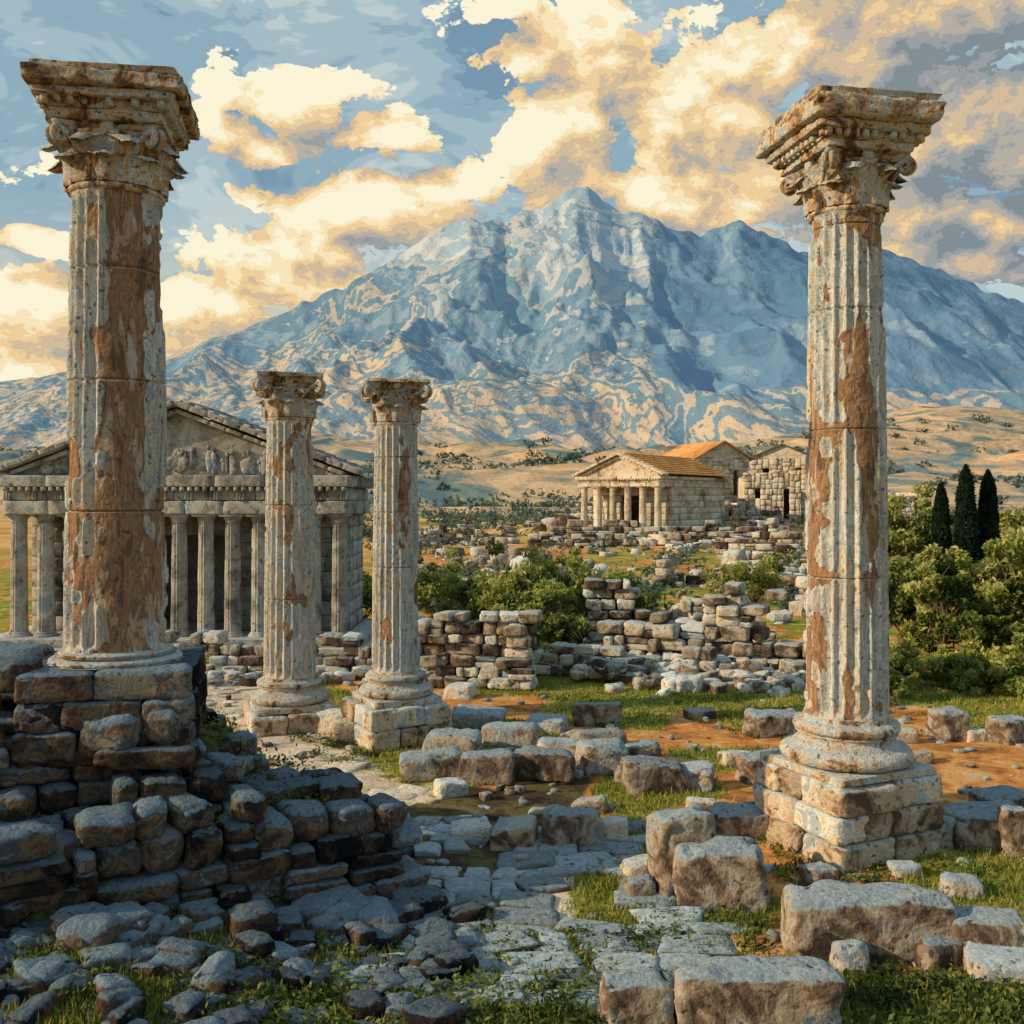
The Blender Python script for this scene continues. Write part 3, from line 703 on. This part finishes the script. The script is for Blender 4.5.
    if relief:
        mb=MB()
        for q in range(60):
            x=U(-hw*.8,hw*.8);mh=ph*(1-abs(x)/hw)*.66
            if mh<.2:continue
            hh=min(mh,U(.3,.95))
            block(mb,(x,.20,zc+.05+U(0,.3)*(mh-hh)),(U(.10,.26),.16,hh*.75),0,5,.7,.2,.4,.2);block(mb,(x+U(-.06,.06),.18,zc+.05+hh*.76),(.12,.12,.15),0,4,.9,.08,.05)
        out(mb,'pediment_relief',mat)
    mb=MB();rows=int((hw+.35)/bw)
    for sx in(-1,1):
        for r_ in range(rows):
            q0,q1=r_/rows,(r_+1)/rows;x0=sx*(hw+.4)*(1-q0);x1=sx*(hw+.4)*(1-q1);za=zc+.14+ph*q0;zb=zc+.14+ph*q1
            n_=max(2,int(L/.6))
            for c_ in range(n_):
                ya=.6+(L-.9)*c_/n_;yb=.6+(L-.9)*(c_+1)/n_-.02
                v=[(x0,ya,za+.05),(x0,yb,za+.05),(x1,yb,zb),(x1,ya,zb),(x0,ya,za-.03),(x0,yb,za-.03),(x1,yb,zb-.1),(x1,ya,zb-.1)]
                mb.add(v,[(0,1,2,3),(7,6,5,4),(0,4,5,1),(3,2,6,7),(0,3,7,4),(1,5,6,2)])
    out(mb,'roof',roofmat,False)
    return e
temple('greek_temple',-9.75,29,.42,0.,10.0,4.2,3.55,13,.25,1.15,2.1,3,M_tem,M_tem)
gz=float(gh(10,74))
temple('small_greek_temple',(618-512)/F*71,71,max(gz,1.5)+.2,-math.radians(35),6.6,11.8,3.3,6,.27,.75,1.6,3,M_tem2,M_roof,sidecols=0,relief=False)
mb=MB();cx,cy=(650-512)/F*74,78
for k in range(3):
    wall(mb,(cx-9+k*.8,cy-9.5+k*.9),(cx+9-k,cy-10.5+k),gz-1.3+k*.4,lambda t:.9+.8*vn(t*9,k,2),.9,(.3,.5),(.5,1.2),4,.08,.12,missing=.06,jit=.12)
mb.obj('terrace_wall',M_wall)
def house(name,px,pyb,d,wp,hpx,depth,rot,roof,ph=.8,flat=False):
    w=wp/F*d;h=hpx/F*d;x=(px-512)/F*d;zb=CZ-(pyb-H0)/F*d;e=empty(name,(x,d,zb))
    fd=max(1.5,zb-float(gh(x,d))+.6)
    def out(mb,nm,mt,s=True):
        for k in range(len(mb.v)): mb.v[k]=rotz(mb.v[k],rot)+np.array([x,d,zb])
        mb.obj(nm,mt,e,s)
    mb=MB();nw=max(2,int(w/2.6));ww=w/nw
    for k in range(nw):
        xa=-w/2+k*ww
        hk=h*(U(.7,1.1) if flat else 1)
        for (a,b) in((0,.40),(.60,1.)):
            z=-fd
            while z<hk-.01:
                c=min(U(.35,.55),hk-z);q_=a
                while q_<b-.01:
                    dq=min(U(.14,.3),b-q_);block(mb,(xa+ww*(q_+dq/2),U(-.06,.06),z),(ww*dq,.45,c),U(-.03,.03),3,.15,.07,.06);q_+=dq
                z+=c
        block(mb,(xa+ww*.5,0,-fd),(ww*.20,.38,fd+(h*.45 if k!=nw//2 else .05)),0,3,.04,.02,0)
        block(mb,(xa+ww*.5,0,h*.68),(ww*.20,.38,min(h*.3,hk-h*.68+.05) if hk>h*.72 else .1),0,3,.04,.02,0)
    for sx in(-1,1): block(mb,(sx*(w/2-.2),depth/2+.2,-fd),(.4,depth,h*.9+fd),0,4,.03,.02,0)
    block(mb,(0,depth,-fd),(w-.8,.4,h*.95+fd),0,4,.03,.02,0)
    if not flat: prism(mb,[(-w/2,h+.002),(w/2,h+.002),(0,h+ph)],-.2,.2)
    else:
        for q in range(int(w/.6)):
            if U(0,1)<.35: block(mb,(-w/2+q*.6+.3,depth,h*.95),(.6,.5,U(.2,.6)),0,3,.15,.08,.1)
    out(mb,'walls',M_tem2)
    mb=MB()
    if flat: block(mb,(0,depth/2+.3,h*.6),(w-.9,depth-.5,.25),0,4,.1,.03,.01)
    else:
        for sx in(-1,1):
            v=[]
            for yy in(-.5,depth+.5):
                v+=[(sx*(w/2+.35),yy,h-.02),(0,yy,h+ph+.12),(0,yy,h+ph+.0),(sx*(w/2+.35),yy,h-.14)]
            mb.add(v,[(0,1,2,3),(7,6,5,4),(0,4,5,1),(3,2,6,7),(0,3,7,4)])
    out(mb,'roof',roof,False)
house('stone_house',722,496,92,60,38,7,.35,M_roof,1.5)
house('ruined_stone_building',772,520,84,56,48,6,-.15,M_slate,.9,True)
house('stone_house',782,490,98,62,32,6,-.25,M_slate,1.3)
house('ruined_stone_building',738,530,82,36,30,4,.2,M_roof,.6,True)
house('ruined_stone_building',905,514,100,46,24,6,.1,M_roof,1.1,True)
# ---------------------------------------------------------------- vegetation
def tree(name,x,y,h,w,mat,leafn=7000,size=.085,trunk=True,squash=.75):
    z0=float(gh(x,y))-.05;e=empty(name,(x,y,z0))
    mb=MB();cl=[]
    nl=12 if trunk else 11
    if trunk:
        tp=[(x,y,z0),(x+U(-.1,.1),y,z0+h*.15),(x+U(-.15,.15),y+U(-.1,.1),z0+h*.33)]
        tube(mb,tp,[.16*h/4.5,.12*h/4.5,.10*h/4.5],9);st=np.array(tp[-1])
    else: st=np.array([x,y,z0])
    for k in range(nl):
        a=k*2.4+U(-.4,.4);rr=w*.5*U(.3,.95);zz=z0+h*(U(.38,.9) if trunk else U(.2,.85))
        f=1-abs((zz-z0)/h-(.55 if trunk else .35))*1.1
        en=np.array([x+rr*f*math.cos(a),y+rr*f*math.sin(a),zz])
        mid=st*.5+en*.5+np.array([0,0,-.05*h]);q=np.array([st,mid+rng.normal(size=3)*.05*h,en])
        tube(mb,q,[.06*h/4.5,.04*h/4.5,.012],6)
        cl.append((en,U(.13,.21)*w));
        for s_ in range(3):
            e2=en+rng.normal(size=3)*w*.15;tube(mb,[mid,(mid+e2)/2+rng.normal(size=3)*.03*h,e2],[.03*h/4.5,.02*h/4.5,.008],5);cl.append((e2,U(.07,.14)*w))
    mb.obj('trunk_and_limbs' if trunk else 'stems',M_bark,e)
    ml=MB();per=leafn//len(cl)
    for c,r in cl:
        d=rng.normal(size=(per,3));d/=np.linalg.norm(d,axis=1,keepdims=True)
        rr=r*rng.uniform(.25,1,(per,1))**.5*(1+.35*(fbm(d[:,0]*2.5+c[0],d[:,1]*2.5,d[:,2]*2.5,2)-.5)[:,None]*2)
        p=c+d*rr*np.array([1,1,squash]);p=p[p[:,2]>z0+.05]
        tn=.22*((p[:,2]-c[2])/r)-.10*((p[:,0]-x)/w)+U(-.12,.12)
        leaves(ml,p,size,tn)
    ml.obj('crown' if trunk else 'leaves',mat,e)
for px,d,h,w in[(903,25.5,3.5,2.5),(942,24.,2.7,2.2),(1006,24.5,3.1,2.5),(1050,24.0,3.7,3.0),(912,32,4.5,2.8),(1022,32,4.2,2.8),(975,27.0,2.3,2.0),(1070,31,4.3,3.4),(1120,28,4.0,3.4)]:
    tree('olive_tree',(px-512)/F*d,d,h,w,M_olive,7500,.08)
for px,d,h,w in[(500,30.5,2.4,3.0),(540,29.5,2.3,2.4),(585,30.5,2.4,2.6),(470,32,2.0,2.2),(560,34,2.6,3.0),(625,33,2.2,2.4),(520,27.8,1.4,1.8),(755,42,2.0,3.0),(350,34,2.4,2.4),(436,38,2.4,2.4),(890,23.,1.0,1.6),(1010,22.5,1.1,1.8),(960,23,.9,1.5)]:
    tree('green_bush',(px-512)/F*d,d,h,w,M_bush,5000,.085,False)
tree('young_tree',(549-512)/F*28.5,28.5,2.2,1.4,M_bush,1500,.07)
def cypress(x,y,h,w):
    z0=float(gh(x,y));e=empty('cypress_tree',(x,y,z0));mb=MB();tube(mb,[(x,y,z0),(x,y,z0+h*.5),(x,y,z0+h*.95)],[.12,.07,.02],7);mb.obj('trunk',M_bark,e)
    n=9000;q=rng.random(n)**.9;a=rng.uniform(0,6.283,n)
    r=w*.5*(np.sin(np.clip(q*1.02,0,1)**.9*np.pi)**.45+.04)*(.55+.45*rng.random(n)**.4)*(.66+.7*fbm(np.cos(a)*1.5+x,np.sin(a)*1.5,q*11,3))
    p=np.column_stack([x+r*np.cos(a),y+r*np.sin(a),z0+.3+q*(h-.3)])
    ml=MB();leaves(ml,p,.08,(fbm(np.cos(a)*2,np.sin(a)*2,q*9,2)-.5)*.4);ml.obj('crown',M_cyp,e)
for px,pt,d,w in[(941,484,29,.54),(966,466,28.5,.64),(988,471,28.8,.58)]:
    x=(px-512)/F*d;cypress(x,d,CZ-(pt-H0)/F*d-float(gh(x,d)),w)
ml=MB()
def clump(x,y,z,r,n=60,sz=.5):
    d=rng.normal(size=(n,3));d/=np.linalg.norm(d,axis=1,keepdims=True)
    p=np.array([x,y,z+r*.5])+d*r*np.array([1.5,1,.75])*rng.uniform(.5,1,(n,1));leaves(ml,p,sz,.2*d[:,2])
for k in range(330):
    y=U(105,300);x=U(-.35,.6)*y
    if y<190 and -.03*y<x<.25*y and U(0,1)<.5: continue
    clump(x,y,float(gh(x,y)),U(1.,2.6))
for k in range(190):
    y=U(34,105);x=U(-.14,.42)*y;clump(x,y,float(gh(x,y)),U(.4,1.1),70,.16)
for k in range(60):
    y0=U(330,1500);x0=U(-.55,.6)*y0;nn=int(U(4,26));sp=U(15,50)
    for q in range(nn):
        x=x0+rng.normal()*sp*1.6;y=y0+rng.normal()*sp;clump(x,y,float(hillz(x,y)),U(2.5,5)*(.6+y0/1500),30,.9+y0*.0012)
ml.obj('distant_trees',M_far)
# grass
N=200000;y=7.6+rng.random(N)**1.5*24;x=rng.uniform(-.58,.62,N)*y
s_=terr_s(x,y)
k=(grassm(x,y)+rng.normal(size=N)*.03>.51)&(pathm(x,y)<.45+rng.random(N)*.4)&~((s_>-.2)&(s_<4)&(x<-1.2))
x=x[k];y=y[k];n=len(x);z=gh(x,y)-.01;hh=rng.uniform(.03,.11,n)*(1+.6*(rng.random(n)>.93));w=.008+.0006*y;a=rng.uniform(0,6.28,n)
lx=rng.normal(size=n)*.03;ly=rng.normal(size=n)*.03
v=np.stack([np.column_stack([x-w*np.cos(a),y-w*np.sin(a),z]),np.column_stack([x+w*np.cos(a),y+w*np.sin(a),z]),np.column_stack([x+lx,y+ly,z+hh])],1).reshape(-1,3)
mb=MB();mb.add(v,np.arange(n*3).reshape(n,3),tone=np.repeat(rng.normal(size=n)*.08,3));mb.obj('grass',M_grass,center=False)
ml=MB()
def weeds(px0,px1,py0,py1,cnt,hh=.22,nl=60):
    for k in range(cnt):
        py=U(py0,py1);px=U(px0,px1);d=CZ/((py-H0)/F);X=(px-512)/F*d;r=U(.08,.2)
        p=rng.normal(size=(nl,3))*np.array([r,r,hh*.35])*.7;p[:,2]=np.abs(p[:,2])
        leaves(ml,p+np.array([X,d,float(gh(X,d))+.02]),.035,np.full(nl,U(-.25,.1)))
weeds(230,600,985,1060,120);weeds(420,640,925,990,34,.12,40);weeds(840,1024,975,1050,80);weeds(0,400,900,1060,120,.2,45);weeds(630,760,905,950,14,.15);weeds(300,380,735,765,14,.15);weeds(760,1000,850,890,30,.14,40)
weeds(540,1000,690,740,60,.2,40)
for k in range(70):
    x=U(-5,-1.8);y=U(9.3,12.5);s=float(terr_s(x,y))
    if s<.2 or s>2.4: continue
    p=rng.normal(size=(45,3))*np.array([.12,.12,.07]);p[:,2]=np.abs(p[:,2]);leaves(ml,p+np.array([x,y,float(gh(x,y))+.1]),.035,np.full(45,U(-.25,.05)))
ml.obj('weeds',M_weed)
# ---------------------------------------------------------------- sky + light
sd=np.array([-.84,-.27,.40]);sd/=np.linalg.norm(sd)
w=bpy.data.worlds.new('World');bpy.context.scene.world=w;w.use_nodes=True
try: w.cycles.sampling_method='NONE'
except Exception as ex: print(ex)
def AE(px,py):
    a=math.atan((px-512)/F);return a,math.atan((H0-py)/F*math.cos(a))
grp=bpy.data.node_groups.new('cloud_density','ShaderNodeTree')
grp.interface.new_socket('P',in_out='INPUT',socket_type='NodeSocketVector');grp.interface.new_socket('D',in_out='OUTPUT',socket_type='NodeSocketFloat')
g_=NT(grp);gi=g_.n('NodeGroupInput').outputs[0]
nz=g_.n('ShaderNodeTexNoise',{'Vector':gi,'Scale':9.,'Detail':2.,'Roughness':.6})
wv=g_.vm('MULTIPLY',g_.vm('SUBTRACT',nz.outputs[1],(.5,.5,.5)).outputs[0],(.10,.07,0)).outputs[0]
p=g_.vm('ADD',gi,wv).outputs[0]
blobs=[(300,92,90,34),(240,128,60,22),(390,128,55,16),(590,50,85,60),(560,140,85,54),(690,110,95,60),(640,185,130,34),(500,15,50,18),
       (370,205,115,36),(440,180,60,32),(285,242,105,28),(330,288,120,26),(230,308,110,32),
       (70,315,130,40),(40,372,140,26),(60,245,50,14),(850,45,190,62),(970,135,130,56),(790,190,130,38),(960,215,130,30),(760,60,70,56),(900,265,170,20),(1300,150,200,70),(-300,150,200,60)]
acc=None
for(bx,by,rx,ry) in blobs:
    a,e=AE(bx,by)
    l=g_.vm('LENGTH',g_.vm('MULTIPLY',g_.vm('SUBTRACT',p,(a,e,0)).outputs[0],(F/rx,F/ry,0)).outputs[0]).outputs['Value']
    q=g_.m('SUBTRACT',1.,l);acc=q if acc is None else g_.m('MAXIMUM',acc,q)
n2=g_.noise(g_.vm('MULTIPLY',gi,(1,1.5,1)).outputs[0],15.,5,.64,.3)
acc=g_.m('MAXIMUM',acc,-.75)
dd=g_.m('ADD',acc,g_.m('MULTIPLY',g_.m('SUBTRACT',n2,.5),3.2))
g_.n('NodeGroupOutput',{0:dd})
t=NT(w.node_tree)
tc=t.n('ShaderNodeTexCoord').outputs['Generated'];sx=t.n('ShaderNodeSeparateXYZ',{0:tc})
azn=t.m('ARCTAN2',sx.outputs[0],sx.outputs[1]);eln=t.m('ARCSINE',sx.outputs[2])
P_=t.n('ShaderNodeCombineXYZ',{0:azn,1:eln,2:0.}).outputs[0]
def cd(off):
    n=t.n('ShaderNodeGroup');n.node_tree=grp
    t.nt.links.new(t.vm('ADD',P_,off).outputs[0],n.inputs[0]);return n.outputs[0]
D0=cd((0,0,0));D1=cd((-.022,.032,0))
lit=t.m('ADD',t.m('MULTIPLY',t.m('SUBTRACT',D0,D1),.34),.54)
lit=t.m('SUBTRACT',lit,t.m('MULTIPLY',t.step(azn,.20,.36),.26))
lit=t.m('SUBTRACT',lit,t.m('MULTIPLY',t.step(eln,.36,.50),.05))
cc=t.ramp(lit,steps([(.23,.28,.31),(.34,.36,.37),(.48,.44,.38),(.68,.52,.34),(.88,.64,.34),(.97,.80,.50),(1.,.93,.70)],.18,.70,.012))
sky=t.n('ShaderNodeTexSky',sky_type='NISHITA',sun_disc=False,sun_elevation=math.asin(sd[2]),sun_rotation=math.atan2(sd[0],sd[1])%(2*math.pi),dust_density=2.,air_density=1.,altitude=100.)
bs=t.n('ShaderNodeBackground',{0:sky.outputs[0],1:.085}).outputs[0]
vn_=t.noise(t.vm('MULTIPLY',P_,(1,2.2,1)).outputs[0],6.,4,.62,.6)
veil=t.ramp(vn_,steps([(.20,.34,.46),(.30,.46,.55),(.41,.56,.61),(.58,.68,.68)],.40,.58,.012))
warm=t.mix(t.m('MULTIPLY',t.step(eln,.28,.08),t.step(azn,.1,-.2)),veil,(.98,.82,.52))
bv=t.n('ShaderNodeBackground',{0:warm,1:1.}).outputs[0]
base=t.n('ShaderNodeMixShader',{0:.85,1:bs,2:bv}).outputs[0]
bc=t.n('ShaderNodeBackground',{0:cc,1:.97}).outputs[0]
fac=t.m('MULTIPLY',t.step(D0,.0,.07),t.step(eln,-.02,.03))
fin=t.n('ShaderNodeMixShader',{0:fac,1:base,2:bc}).outputs[0]
t.n('ShaderNodeOutputWorld',{0:fin})
L=bpy.data.lights.new('sun','SUN');L.energy=5.;L.angle=math.radians(.6);L.color=(1,.76,.46)
o=bpy.data.objects.new('sun',L);bpy.context.scene.collection.objects.link(o);o.rotation_euler=Vector(sd).to_track_quat('Z','Y').to_euler();o.location=(-20,-10,30)
c=bpy.data.cameras.new('camera');c.lens=36*F/1024;c.sensor_width=36;c.shift_y=-12/1024;c.clip_end=30000;c.clip_start=.1
o=bpy.data.objects.new('camera',c);bpy.context.scene.collection.objects.link(o);o.location=(0,0,CZ);o.rotation_euler=(math.pi/2,0,0);bpy.context.scene.camera=o
sc=bpy.context.scene;sc.view_settings.view_transform='Standard';sc.view_settings.look='None';sc.view_settings.exposure=0
